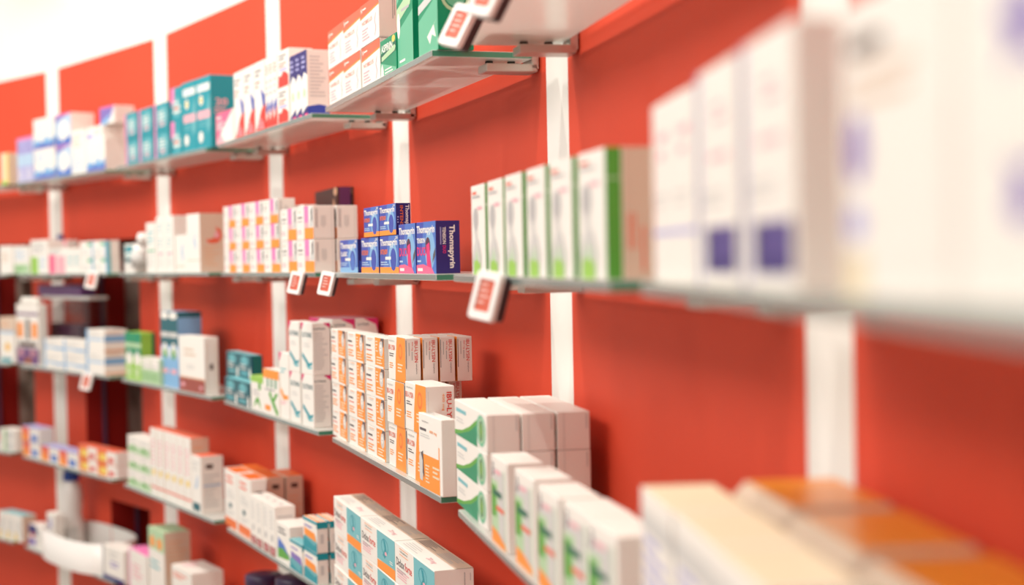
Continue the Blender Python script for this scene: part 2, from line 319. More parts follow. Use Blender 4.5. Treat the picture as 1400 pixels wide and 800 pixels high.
carton('rear_white_carton', .13, .138, .03, 'white', [('l','F',.5,.8,.9,.95,2,'lgrey')])
carton('dark_brown_carton', .245, .174, .029, 'dbrown', [('l','F',.05,.70,.7,.80,1,'beige'),('p','F',[(.72,.3),(.92,.35),(.85,.6),(.95,.75),(.85,.88),(.78,.7)],'skin'),('e','F',.93,.95,.08,.05,'skin'),('r','E',0,0,.15,1,'brown'),('lv','E',.3,.1,.7,.9,2,'purple')], face=dict(E='purple'))
def thoma(sub, c1, c2, accent):
    return [('p','F',[(.1,0),(1,0),(1,1),(.5,1),(.35,.5)],'mblue'),('e','F',.7,.42,.22,.38,'sky'),('t','F','Thomapyrin',.03,.68,.92,.92,'white',0,.03),('t','F',sub,.04,.50,.42,.64,c1,0,.03),('r','F',0,0,1,.16,accent),('e','F',.72,.36,.15,.3,'blue'),('p','F',[(.62,.1),(.82,.1),(.8,.45),(.74,.62),(.64,.5)],c2),('p','F',[(.3,.36),(.6,.36),(.6,.44),(.3,.44)],'white'),('l','F',.05,.2,.5,.32,2,'lblue'),('t','F','20',.84,.9,.96,.97,'white')]
carton('blue_classic_carton', .142, .0565, .022, 'blue', thoma('CLASSIC','white','mblue','sky')+[('r','E',0,0,1,1,'navy'),('r','E',.1,.1,.5,.35,'blue')])
carton('blue_intensive_carton', .1275, .0575, .024, 'blue', thoma('INTENSIV','dorange','blue','orange')+[('r','E',0,0,1,1,'navy')])
carton('blue_intensive_top_carton', .1095, .0475, .0225, 'blue', thoma('INTENSIV','dorange','blue','orange')+[('r','E',0,0,1,1,'navy'),('t','E','INTENSIV',.28,.08,.5,.92,'dorange',1,.02),('t','E','Thomapyrin',.58,.02,.92,.95,'white',1,.03),('l','E',.08,.35,.2,.6,3,'lilac')])
carton('blue_tension_carton', .1035, .0725, .034, 'blue', [('p','F',[(.0,0),(1,0),(1,1),(.4,1),(.3,.5)],'mblue'),('e','F',.7,.45,.25,.38,'sky'),('t','F','Thomapyrin',.03,.74,.95,.93,'white',0,.03),('t','F','TENSION',.03,.59,.46,.69,'white',0,.03),('t','F','DUO',.03,.34,.5,.52,'magenta',0,.03),('e','F',.6,.52,.13,.18,'dpurple'),('p','F',[(.54,.1),(.8,.04),(.72,.3),(.68,.6),(.52,.55)],'magenta'),('p','F',[(.82,.2),(.98,.35),(.98,.5),(.86,.36)],'ink'),('p','F',[(0,0),(.9,0),(.8,.1),(.35,.18),(0,.16)],'pink'),('l','F',.06,.01,.5,.14,1,'white'),('l','F',.05,.2,.4,.28,1,'lblue'),
   ('r','E',0,0,1,1,'navy'),('t','E','Thomapyrin',.50,.10,.80,.92,'white',1,.03),('t','E','TENSION',.28,.56,.42,.88,'white',1,.02),('t','E','DUO',.28,.38,.42,.53,'magenta',1,.02),('lv','E',.16,.5,.24,.88,1,'lilac')])
GRB = [('p','F',[(.08,.0),(.66,.0),(.70,.2),(.55,.36),(.38,.44),(.2,.36),(.06,.2)],'grey'),('p','F',[(.12,.0),(.60,.0),(.62,.2),(.5,.32),(.36,.38),(.2,.32),(.12,.2)],'pgreen'),('r','F',.12,.0,.60,.16,'lime'),('e','F',.32,.62,.19,.13,'grey'),('p','F',[(.2,.6),(.45,.6),(.42,.4),(.25,.4)],'grey'),('p','F',[(.3,.5),(.42,.5),(.5,.35),(.6,.15),(.5,.12),(.36,.3),(.2,.12),(.14,.2),(.24,.38)],'lgrey'),('r','F',.1,.9,.4,.93,'coral'),('l','F',.1,.84,.8,.9,1,'grey'),('l','F',.45,.7,.8,.78,1,'lpink')]
carton('green_spine_carton', .088, .107, .040, 'white', GRB+[('r','E',0,0,.34,1,'leaf'),('r','E',0,.76,.34,.775,'pgreen'),('r','E',.37,0,1,1,'beige'),('lv','E',.45,.05,.65,.5,2,'coral'),('lv','E',.72,.05,.85,.4,1,'coral')])
carton('navy_patch_carton', .100, .128, .06, 'white', [('r','F',.2,.06,.95,.27,'navy'),('r','F',.6,.12,.7,.27,'violet'),('l','F',.4,.72,.8,.84,2,'lpink'),('l','F',.3,.55,.8,.62,1,'lpink'),('l','F',.1,.35,.9,.45,2,'lgrey'),('r','F',0,0,.06,1,'lilac')])
carton('faint_print_carton', .069, .124, .06, 'white', [('l','F',.3,.65,.8,.85,2,'lpink'),('r','F',0,.26,1,.29,'lilac'),('l','F',.1,.4,.9,.5,2,'lgrey')])
carton('brown_mark_carton', .120, .120, .07, 'white', [('e','F',.25,.84,.2,.035,'brown'),('e','F',.15,.5,.1,.12,'violet'),('e','F',.13,.25,.1,.06,'lilac'),('r','F',0,0,.25,.15,'cream'),('r','F',.4,.1,.95,.6,'white'),('l','F',.1,.62,.95,.78,2,'beige')])
carton('purple_star_carton', .105, .120, .07, 'white', [('p','F',[(.35,.6),(.5,.66),(.65,.6),(.58,.7),(.7,.76),(.56,.78),(.5,.88),(.44,.78),(.3,.76),(.42,.7)],'violet'),('p','F',[(.38,.25),(.5,.2),(.62,.25),(.56,.32),(.62,.38),(.5,.36),(.38,.38),(.44,.32)],'violet'),('r','F',0,.9,1,1,'lblue'),('r','F',.7,0,1,.25,'lblue'),('r','F',.15,.4,.85,.55,'white')])
carton('blue_white_large_carton', .12, .120, .07, 'white', [('r','F',0,.75,1,1,'lblue'),('p','F',[(0,0),(1,0),(1,.4),(0,.2)],'lblue'),('l','F',.2,.45,.8,.7,4,'sky')])
# --- third shelf kinds
carton('flower_carton', .118, .108, .05, 'white', [('e','F',.55,.5,.16,.14,'yellow'),('e','F',.55,.5,.08,.07,'orange'),('r','F',.1,.03,.8,.16,'teal'),('r','F',0,.92,1,1,'lblue')])
carton('beige_block_carton', .118, .045, .05, 'beige', [('l','F',.1,.2,.9,.8,3,'skin')])
carton('blue_band_carton', .172, .047, .06, 'white', [('r','F',.0,.34,.5,.5,'lblue'),('r','F',.5,.3,1,.46,'sky'),('r','F',0,0,.08,1,'sky'),('l','F',.12,.6,.9,.85,2,'lgrey')])
carton('blue_band_tall_carton', .140, .066, .072, 'white', [('r','F',0,0,.12,1,'sky'),('r','F',.0,.5,.9,.62,'lblue'),('r','F',.15,.1,.9,.35,'white'),('l','F',.2,.68,.9,.9,2,'lgrey'),('r','E',0,.45,1,.75,'sky'),('r','E',0,.0,1,.12,'skin'),('l','E',.1,.8,.9,.95,2,'beige')])
carton('green_cross_carton', .072, .133, .042, 'lime', [('r','F',0,.5,1,1,'green'),('r','F',0,.68,1,.78,'pgreen'),('p','F',[(.1,.5),(.5,.62),(.9,.5),(.9,.38),(.5,.28),(.1,.38)],'white'),('l','F',.15,.06,.85,.24,3,'white'),('r','E',.75,0,1,1,'dgreen')])
carton('green_white_row_carton', .026, .070, .03, 'pgreen', [('r','F',0,.55,1,1,'white'),('l','F',.1,.6,.9,.72,1,'grey'),('l','F',.1,.1,.9,.45,3,'leaf')], face=dict(T='white'))
carton('teal_blue_tall_carton', .072, .197, .064, 'sky', [('r','F',0,.55,1,1,'dteal'),('e','F',.5,.95,.45,.05,'white'),('r','F',.05,.66,.95,.73,'lgrey'),('p','F',[(.1,.36),(.5,.54),(.9,.36),(.9,.5),(.5,.6),(.1,.5)],'white'),('e','F',.5,.44,.2,.07,'leaf'),('r','F',.2,.18,.8,.24,'lpink'),('r','E',0,.93,1,1,'dteal'),('r','E',0,.7,1,.93,'sky'),('l','E',.1,.2,.9,.6,6,'mblue')])
carton('brown_base_carton', .190, .140, .036, 'white', [('r','F',0,0,1,.24,'maroon'),('r','F',0,.24,1,.265,'skin'),('l','F',.2,.62,.8,.8,2,'beige'),('l','F',.3,.4,.7,.5,2,'lgrey'),('e','F',.15,.12,.07,.04,'lpink'),('e','F',.85,.1,.05,.03,'lpink'),('e','E',.5,.48,.13,.06,'brown'),('r','E',.15,.1,.19,.9,'beige'),('r','E',.81,.1,.85,.9,'beige')])
DT = [('e','F',.5,.72,.3,.2,'aqua'),('l','F',.12,.3,.85,.6,2,'lgrey'),('r','F',.15,.12,.75,.24,'aqua'),('p','F',[(.86,0),(1,0),(1,.3),(.93,.5),(.86,.3)],'white'),('r','E',.35,0,.45,1,'green'),('r','E',.7,0,.8,1,'green')]
carton('petrol_carton', .1145, .054, .028, 'dteal', DT, face=dict(T='lteal'))
carton('pale_leaf_carton', .105, .074, .03, 'white', [('r','F',0,.82,1,1,'lime'),('p','F',[(.2,.05),(.5,.25),(.8,.05),(.65,.35),(.5,.4),(.35,.3)],'leaf'),('l','F',.15,.42,.85,.62,2,'grey'),('r','F',.6,.62,.8,.82,'leaf')], face=dict(T='lime'))
carton('orange_leaf_carton', .120, .095, .03, 'white', [('r','F',0,.8,1,1,'orange'),('p','F',[(.35,.45),(.6,.2),(.85,.0),(.95,.08),(.7,.3),(.95,.5),(.8,.5),(.6,.36),(.45,.55)],'leaf'),('r','F',.25,.6,.35,.8,'green'),('r','F',.5,.6,.6,.8,'green'),('r','F',.75,.6,.85,.8,'green'),('l','F',.1,.5,.9,.6,1,'grey'),('r','F',.1,.08,.45,.2,'orange')])
carton('orange_curl_carton', .070, .135, .04, 'white', [('p','F',[(.1,.4),(.4,.28),(.9,.3),(.9,.36),(.5,.36),(.2,.46)],'orange'),('l','F',.1,.68,.9,.78,2,'lteal'),('l','F',.1,.2,.9,.27,2,'lpink'),('p','F',[(0,.85),(.3,1),(0,1)],'magenta')])
ELO = [('p','F',[(.05,.34),(.35,.24),(.6,.14),(.95,.2),(.95,.26),(.7,.22),(.4,.32),(.1,.42)],'teal'),('p','F',[(.3,.2),(.6,.1),(.95,.13),(.95,.16),(.6,.15)],'lteal'),('t','F','ELOTRANS',.1,.72,.95,.82,'dteal',0,.02),('l','F',.2,.52,.9,.62,2,'lgrey'),('p','F',[(0,.84),(.25,1),(0,1)],'magenta'),
   ('t','E','ELOTRANS',.08,.87,.72,.91,'dteal',0,.01),('l','E',.08,.1,.9,.83,14,'lgrey'),('p','E',[(.6,1),(1,.9),(1,1)],'magenta')]
carton('mouth_curl_carton', .0750, .1005, .036, 'white', ELO)
carton('magenta_corner_carton', .15, .208, .046, 'white', [('p','E',[(.35,1),(.9,.94),(1,.85),(1,1)],'magenta'),('t','E','ELOTRANS',.1,.93,.6,.955,'dteal',0,.01),('l','E',.1,.3,.9,.88,10,'lgrey'),('p','F',[(0,.9),(.5,1),(0,1)],'magenta')], face=dict(T='lpink'))
SORB = [('p','F',[(.52,0),(1,0),(1,1),(.52,1)],'orange'),('p','F',[(0,0),(.95,0),(.95,.07),(.5,.09),(0,.06)],'white'),('e','F',.84,.66,.10,.26,'lgrey'),('p','F',[(.80,.88),(.90,.92),(.93,.70),(.98,.74),(.99,1),(.84,1)],'ink'),('e','F',.83,.68,.05,.12,'white'),('r','F',.80,.66,.86,.69,'grey'),('l','F',.56,.5,.68,.92,4,'cream'),('l','F',.6,.12,.92,.4,3,'cream'),('t','F','ratiopharm',.12,.84,.38,.90,'grey',0,.0),('r','F',.12,.92,.4,.935,'orange'),('l','F',.03,.62,.48,.76,1,'ink'),('l','F',.05,.5,.42,.58,1,'coral'),('l','F',.05,.14,.44,.42,3,'orange')]
carton('orange_portrait_carton', .131, .0485, .036, 'white', SORB, face=dict(E='white'))
LYS = [('p','F',[(.40,0),(1,0),(1,1),(.52,1),(.44,.5)],'orange'),('e','F',.72,.68,.11,.18,'dorange'),('e','F',.72,.68,.07,.12,'orange'),('l','F',.55,.2,.92,.42,3,'cream'),('t','F','IBU-LYSIN',.02,.68,.40,.80,'coral',0,.01),('l','F',.06,.52,.38,.62,2,'ink'),('l','F',.06,.25,.36,.4,3,'orange'),('t','F','ratiopharm',.05,.86,.38,.92,'grey',0,.0)]
carton('orange_drop_carton', .112, .067, .0235, 'white', LYS+[('t','E','IBU-LYSIN',.60,.46,.82,.94,'red',1,.01),('t','E','400 mg',.40,.72,.52,.92,'red',1,.0),('lv','E',.38,.5,.50,.70,1,'grey'),('lv','E',.2,.6,.3,.9,1,'grey'),('t','E','ratiopharm',.66,.20,.78,.43,'ink',1,.0),('lv','E',.02,.3,.1,.95,1,'ink')])
carton('orange_drop_wide_carton', .116, .070, .042, 'white', LYS+[('t','E','IBU-LYSIN',.72,.12,.90,.88,'red',1,.02),('t','E','400 mg',.55,.5,.66,.85,'orange',1,.0),('r','E',.08,.1,.09,.9,'lgrey')])
carton('orange_bottom_big_carton', .118, .104, .020, 'white', [('r','F',0,0,.90,.62,'orange'),('r','F',0,.46,.86,.60,'white'),('p','F',[(0,.46),(.86,.60),(.86,.66),(0,.66)],'white'),('l','F',.05,.75,.46,.83,1,'ink'),('t','F','ratiopharm',.14,.88,.44,.92,'grey',0,.0),('t','F','400 mg',.48,.76,.80,.81,'orange',0,.01),('l','F',.06,.68,.6,.74,2,'lgrey'),('l','F',.28,.08,.5,.34,6,'cream'),('l','F',.6,.18,.9,.36,3,'cream'),('p','F',[(.02,.1),(.14,.08),(.2,.3),(.16,.46),(.06,.48),(.0,.4)],'lgrey'),('p','F',[(.08,.46),(.18,.5),(.2,.3),(.22,.14),(.15,.2),(.16,.36)],'ink'),('l','T',.1,.2,.5,.8,4,'lgrey')])
carton('beige_end_carton', .06, .04, .03, 'beige', [('t','E','Ibu',.5,.1,.75,.5,'red',1,.01),('r','E',.1,.5,.9,.52,'skin')])
carton('green_swoosh_carton', .2180, .0450, .040, 'white', [('p','F',[(0,0),(.72,0),(.72,.75),(.5,.45),(.25,.22),(0,.12)],'leaf'),('p','F',[(0,0),(.72,0),(.72,.62),(.5,.32),(.2,.1)],'green'),('e','F',.84,.5,.13,.42,'lgreen'),('e','F',.84,.5,.09,.33,'pgreen'),('e','F',.84,.5,.05,.28,'dgreen'),('e','F',.84,.5,.02,.2,'lime'),('l','F',.06,.62,.62,.86,1,'lteal'),('l','F',.06,.38,.4,.55,2,'lgrey'),('r','E',.2,.02,.22,.98,'lgrey'),('lv','E',.85,.5,.95,.95,1,'lgrey')])
carton('lime_strip_carton', .092, .098, .040, 'white', [('r','F',0,.0,.82,.86,'lgrey'),('r','F',0,.12,.42,.72,'pgreen'),('r','F',0,.3,.3,.66,'leaf'),('t','F','3',.06,.76,.18,.92,'ink',0,.03),('l','F',.24,.78,.7,.88,1,'lpink'),('l','F',.1,.5,.8,.66,1,'dgreen'),('l','F',.3,.36,.8,.48,1,'coral'),('p','F',[(0,0),(.9,0),(.9,.05),(.4,.14),(0,.17)],'orange'),('r','F',.82,0,.86,.9,'pgreen')])
carton('cream_top_carton', .115, .148, .055, 'white', [('l','F',.1,.1,.9,.8,9,'lilac'),('r','F',0,.8,1,.9,'lgrey'),('r','F',.05,.05,.5,.3,'lgrey')], face=dict(T='cream'))
carton('orange_top_carton', .135, .156, .085, 'beige', [], face=dict(T='tub_orange', F='cream'), bev=.010)
# --- fourth shelf kinds
carton('green_edge_carton', .118, .037, .05, 'white', [('r','F',.3,0,.42,1,'leaf'),('r','F',.45,.1,.9,.9,'lgrey')])
carton('orange_blue_carton', .158, .048, .05, 'white', [('r','F',0,0,.45,1,'coral'),('p','F',[(0,0),(.4,0),(.3,.4),(0,.6)],'orange'),('r','F',.55,.08,.9,.5,'mblue'),('r','F',0,.94,1,1,'violet'),('l','F',.5,.6,.9,.85,2,'lgrey')], face=dict(T='lilac'))
carton('orange_red_carton', .144, .039, .042, 'white', [('r','F',0,0,.5,1,'dorange'),('e','F',.3,.4,.2,.3,'yellow'),('r','F',.6,.1,.85,.5,'red'),('r','F',0,.93,1,1,'coral')]+stripes('E',4,'coral'), face=dict(T='coral'))
carton('soft_green_carton', .103, .0465, .05, 'white', [('p','F',[(0,0),(1,0),(1,.5),(.6,.3),(.3,.45),(0,.3)],'pgreen'),('e','F',.5,.3,.15,.18,'leaf'),('l','F',.15,.62,.8,.85,2,'lgrey')])
carton('red_cap_carton', .0545, .18, .048, 'white', [('l','F',.2,.45,.8,.85,6,'lpink'),('e','F',.5,.34,.25,.05,'yellow'),('r','F',0,.1,1,.13,'coral'),('r','E',0,0,1,1,'beige'),('l','E',.15,.1,.85,.9,9,'skin')], face=dict(T='coral'))
carton('navy_square_carton', .072, .143, .058, 'white', [('r','F',.1,.03,.85,.17,'dteal'),('p','F',[(.4,.4),(.6,.45),(.7,.7),(.5,.55)],'sky'),('l','F',.15,.72,.85,.9,3,'lgrey'),('r','E',.22,.78,.55,.86,'brown'),('l','E',.12,.1,.9,.7,8,'lgrey'),('r','E',.1,.48,.9,.5,'sky')], face=dict(T='coral'))
carton('orange_foot_carton', .121, .134, .037, 'white', [('r','F',0,0,.92,.15,'dorange'),('l','F',.15,.75,.85,.92,2,'coral'),('e','F',.45,.38,.12,.05,'dteal'),('l','F',.2,.2,.8,.3,2,'lgrey'),('l','F',.2,.5,.8,.66,3,'lgrey'),('r','E',.3,.72,.7,.8,'brown'),('l','E',.1,.1,.9,.6,6,'lgrey'),('r','T',.1,0,.9,1,'dorange')])
carton('orange_lid_carton', .121, .134, .040, 'beige', [('r','E',.3,.8,.7,.88,'brown'),('l','E',.15,.1,.9,.7,8,'skin')], face=dict(T='dorange'))
carton('maroon_foot_carton', .0505, .106, .044, 'white', [('r','F',.1,0,.95,.17,'maroon'),('t','F','3',.3,.04,.7,.14,'lpink'),('l','F',.2,.5,.8,.9,5,'lgrey'),('e','F',.5,.34,.15,.07,'grey'),('l','E',.1,.2,.9,.85,6,'lgrey'),('l','T',.2,.3,.8,.7,1,'grey')])
carton('blue_green_hill_carton', .102, .079, .038, 'white', [('p','F',[(.1,.05),(.9,.12),(.95,.25),(.6,.4),(.2,.5),(.1,.3)],'leaf'),('p','F',[(.1,.3),(.5,.35),(.95,.2),(.6,.45),(.15,.6)],'mblue'),('l','F',.15,.7,.9,.9,2,'ink')])
TEA = [('p','F',[(0,0),(1,0),(1,.3),(.8,.45),(0,.35)],'teal'),('p','F',[(.1,.6),(.9,.55),(1,.3),(.8,.2),(.1,.35)],'aqua'),('p','F',[(.08,.66),(.85,.6),(.95,.34),(.1,.42)],'orange'),('l','F',.1,.68,.8,.8,1,'violet'),('r','F',0,.9,1,1,'teal'),('r','E',0,.78,1,1,'teal'),('r','E',.3,.3,.6,.6,'lgrey')]
carton('teal_orange_carton', .0905, .0600, .0225, 'white', TEA+[('r','T',0,.1,1,.35,'orange'),('r','T',0,.6,1,.75,'orange')])
TEB = [('p','F',[(0,0),(1,0),(1,.3),(.8,.45),(0,.35)],'teal'),('p','F',[(.1,.6),(.9,.55),(1,.3),(.8,.2),(.1,.35)],'violet'),('p','F',[(.1,.2),(.8,.05),(.95,.3),(.1,.4)],'aqua'),('l','F',.1,.68,.8,.8,1,'violet'),('r','F',0,.9,1,1,'teal'),('r','E',0,.78,1,1,'teal')]
carton('teal_violet_carton', .0905, .0600, .0225, 'white', TEB, face=dict(T='lteal'))
DIC = [('r','F',.50,.24,1,.97,'lteal'),('p','F',[(.5,0),(1,0),(1,.26),(.75,.25),(.5,.22)],'orange'),('ring','F',.72,.66,.1,.2,.14,'teal'),('p','F',[(.66,.42),(.72,.36),(.78,.5),(.74,.8),(.68,.84),(.72,.6)],'teal'),('e','F',.75,.5,.03,.05,'lpink'),('t','F','Diclox',.04,.46,.25,.66,'ink',0,.01),('t','F','forte',.265,.46,.45,.66,'red',0,.01),('t','F','ratiopharm',.14,.82,.34,.88,'ink',0,.0),('r','F',.13,.91,.36,.925,'orange'),('r','F',.13,.77,.36,.785,'orange'),('l','F',.06,.16,.38,.4,4,'lpink'),('l','F',.06,.3,.34,.42,2,'grey'),('l','F',.86,.32,.96,.42,2,'white'),
   ('r','T',0,.52,1,1,'beige'),('l','T',.06,.58,.44,.95,6,'ink'),('l','T',.52,.58,.9,.95,6,'grey'),('t','T','20 mg',.62,.14,.80,.34,'lpink',0,.0),('l','T',.1,.1,.5,.42,4,'lgrey'),
   ('r','E',0,0,1,1,'white'),('lv','E',.74,.35,.80,.92,1,'grey'),('lv','E',.9,.7,.94,.9,1,'grey'),('r','E',.03,.02,.97,.03,'lgrey')]
carton('teal_square_gel_carton', .2370, .0625, .056, 'white', DIC)
# --- lowest shelf kinds
carton('aqua_lid_carton', .058, .09, .05, 'white', [('r','F',0,.0,.3,.3,'yellow'),('lv','F',.3,.15,.8,.8,2,'grey')], face=dict(T='lteal', E='beige'))
carton('navy_spot_carton', .128, .075, .045, 'white', [('r','F',0,.55,.6,1,'navy'),('r','F',.0,.1,.5,.4,'violet'),('e','F',.3,.55,.12,.1,'coral'),('l','F',.6,.2,.95,.9,4,'lgrey')])
carton('orange_blot_carton', .070, .135, .03, 'white', [('r','F',.5,.25,.95,.45,'orange'),('l','F',.1,.5,.8,.9,5,'grey'),('p','F',[(.3,.6),(.6,.7),(.5,.9),(.35,.85)],'violet'),('r','F',.1,.1,.5,.3,'lpink')])
carton('navy_foot_carton', .160, .099, .055, 'white', [('r','F',0,0,1,.14,'navy'),('r','F',.0,.14,.1,1,'grey'),('l','F',.35,.4,.9,.6,2,'violet'),('l','F',.35,.65,.8,.9,2,'lgrey')])
carton('orchid_lid_carton', .175, .116, .055, 'white', [('r','F',0,.0,.06,1,'rose'),('l','F',.2,.3,.8,.7,4,'lpink')], face=dict(T='rose'))
carton('sage_top_carton', .140, .205, .072, 'white', [('r','F',0,.72,1,1,'pgreen'),('e','F',.25,.82,.15,.08,'orange'),('e','F',.7,.82,.15,.08,'orange'),('l','F',.1,.45,.9,.6,2,'lteal'),('r','E',0,0,1,1,'beige'),('l','E',.1,.4,.9,.9,9,'skin')], face=dict(T='pgreen'))
carton('coral_print_carton', .155, .045, .085, 'white', [('l','F',.1,.3,.9,.7,2,'coral'),('l','T',.1,.2,.6,.7,3,'lpink')])

# ------------------------------------------------------------------ setting
half = SW/2/(RW*abs(DL))
STRIPS = list(range(-1, 11))
PT = .668                                     # height of the orange panels' top edge above eye level
OPEN = [(.30, .778, -.62, .085, .14), (1.253, 1.775, -.62, .085, .145), (1.469, 1.815, -1.22, -.74, .20), (-.45, -.10, -.62, .085, .15)]
FLOOR, CEIL = -1.55, 1.75
def wall():
    b = MB(); ks = set()
    for k in STRIPS: ks |= {k-half, k+half} | {k+half+(1-2*half)*i/10 for i in range(1, 10)}
    for o in OPEN: ks |= {o[0], o[1]}
    ks = sorted(ks); zs = sorted({FLOOR, CEIL, PT} | {o[2] for o in OPEN} | {o[3] for o in OPEN})
    for a, c in zip(ks, ks[1:]):
        m = (a+c)/2; P, Q = wf(a), wf(c)
        strip = abs(m-round(m)) < half
        for z0, z1 in zip(zs, zs[1:]):
            zm = (z0+z1)/2
            if any(o[0] < m < o[1] and o[2] < zm < o[3] for o in OPEN): continue
            mn = 'white_wall' if (strip or zm > PT) else 'orange_wall'
            b.poly([(P.x, P.y, z0), (Q.x, Q.y, z0), (Q.x, Q.y, z1), (P.x, P.y, z1)], mn)
    # solid body behind
    T = .30
    a, c = ks[0], ks[-1]
    n = 60
    for i in range(n):
        k0 = a+(c-a)*i/n; k1 = a+(c-a)*(i+1)/n
        P, Q = wp(k0, RW+T), wp(k1, RW+T)
        b.poly([(P.x, P.y, FLOOR), (Q.x, Q.y, FLOOR), (Q.x, Q.y, CEIL), (P.x, P.y, CEIL)], 'white_wall')
    o = b.build('wall_right', fix=False); tag(o, 'curved orange wall with white vertical stripes', kind='structure'); 
wall()
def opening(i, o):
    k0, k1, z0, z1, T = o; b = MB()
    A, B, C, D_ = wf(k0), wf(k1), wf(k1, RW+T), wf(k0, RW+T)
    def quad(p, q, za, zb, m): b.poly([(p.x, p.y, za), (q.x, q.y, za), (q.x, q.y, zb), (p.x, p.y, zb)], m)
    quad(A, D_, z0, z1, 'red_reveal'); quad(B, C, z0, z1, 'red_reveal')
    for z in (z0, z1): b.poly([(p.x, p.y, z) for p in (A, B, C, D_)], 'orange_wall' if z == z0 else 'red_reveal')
    quad(D_, C, z0, z1, 'niche_pane')
    r = b.build('window_%d' % (i+1), fix=False); tag(r, 'recessed opening in the orange wall with dark red reveal', kind='structure')
    m = MB(); u = (B-A).normalized(); nn = (D_-A).normalized()
    p = A+nn*T*.42
    m.box(-.006, .006, -.006, .006, z0, z1, 'dpurple', .001, M=Matrix.Translation(p+u*.008)); m.build('window_frame', r)
nm = mat('niche_pane', (.16, .12, .09), .35, .5); nt = nm.node_tree
n_ = nt.nodes.new('ShaderNodeTexNoise'); n_.inputs['Scale'].default_value = 5; tc_ = nt.nodes.new('ShaderNodeTexCoord'); cr_ = nt.nodes.new('ShaderNodeValToRGB')
cr_.color_ramp.elements[0].position = .4; cr_.color_ramp.elements[0].color = (.05, .03, .02, 1); cr_.color_ramp.elements[1].position = .62; cr_.color_ramp.elements[1].color = (.36, .30, .25, 1)
nt.links.new(tc_.outputs['Object'], n_.inputs['Vector']); nt.links.new(n_.outputs[0], cr_.inputs[0]); nt.links.new(cr_.outputs[0], nt.nodes['Principled BSDF'].inputs['Base Color'])
for i, o in enumerate(OPEN): opening(i, o)
b = MB()
pts = [wp(-1.2+i*.4, RW+.3) for i in range(29)]
b.poly([(p.x, p.y, FLOOR) for p in pts]+[(-6, -2.5, FLOOR), (-6, 4.5, FLOOR)], 'floor_tile'); tag(b.build('floor', fix=False), 'pale tiled shop floor', kind='structure')
b = MB(); b.poly([(p.x, p.y, CEIL) for p in pts]+[(-6, -2.5, CEIL), (-6, 4.5, CEIL)], 'white_wall'); tag(b.build('ceiling', fix=False), 'white shop ceiling', kind='structure')

# ------------------------------------------------------------------ shelves
GT = .009
def frame(k):
    A = wp(k, RW-DEP, E_GAP); B = wp(k+1, RW-DEP, -E_GAP); L = (B-A).length; u = (B-A)/L
    n = Vector((-u.y, u.x, 0)); n = n if n.x > 0 else -n
    return A, u, n, L
def zr(r): return Z2+(2-r)*G
SHELF_ON = {(1,0):'cream carton at the far end',(1,1):'white and blue wave cartons',(1,2):'teal cartons',(1,3):'pink and red wedge cartons',(1,4):'orange-header and green cartons',(1,5):'pale green carton, nearest in view',(1,6):'nothing, beyond the nearest top one',  # the empty top shelf is out of view, added to shade the wall
 (2,0):'plain white carton, farthest left',(2,1):'small pink and green-tinted cartons',(2,2):'stomach-picture carton',(2,3):'pink-and-orange cartons',(2,4):'navy-blue cartons',(2,5):'green-spined cartons',(2,6):'blurred navy-patch cartons',
 (3,0):'flower carton',(3,1):'purple acrylic display',(3,2):'brown-based carton',(3,3):'petrol and mouth-curl cartons',(3,4):'orange portrait cartons',(3,5):'green swoosh cartons',(3,6):'blurred orange-lidded tubs',
 (4,0):'green-edged cartons',(4,1):'orange and blue cartons',(4,2):'red-topped cartons',(4,3):'maroon-footed cartons',(4,4):'teal-square gel cartons',
 (5,0):'aqua-lidded cartons',(5,1):'white bottle and oval tray',(5,2):'sage-topped carton',(5,3):'dark-capped jars'}
ROWN = {1:'top', 2:'second', 3:'third', 4:'fourth', 5:'lowest'}
def make_shelf():
    A, u, n, L = frame(3); D = .142
    root = empty('glass_shelf')
    b = MB(); b.box(0, L, 0, D, -GT, 0, 'frosted_glass', .0008, face=dict(F='glass_edge', B='glass_edge', L='glass_end', E='glass_end'))
    b.build('glass_panel', root, fix=False)
    for x0 in (.012, L-.052):
        c = MB(); c.box(x0, x0+.04, D-.062, D+.012, -GT-.016, -GT-.005, 'clamp_metal', .0012)
        c.box(x0, x0+.04, D+.003, D+.014, -GT-.012, .010, 'clamp_metal', .001)
        o = c.build('bracket', root)
        for yy in (D-.052, D-.02):
            q = MB(); q.lathe([(.0055, -GT-.0052), (.0055, -GT-.0002)], 'rubber', 12, Matrix.Translation((x0+.02, yy, 0))); q.build('rubber_pad', o)
    return root
proto = make_shelf(); first = True
for (r, k), on in SHELF_ON.items():
    o = proto if first else copy_tree(proto); first = False
    A, u, n, L = frame(k)
    o.location = (A.x, A.y, zr(r)); o.rotation_euler = (0, 0, math.atan2(u.y, u.x))
    # local y must point at the wall
    tag(o, '%s-row frosted glass shelf under the %s' % (ROWN[r], on) if 'nothing' not in on else 'unseen empty top-row frosted glass shelf, added to shade the wall', 'shelf', 'frosted glass shelves on the curved wall')

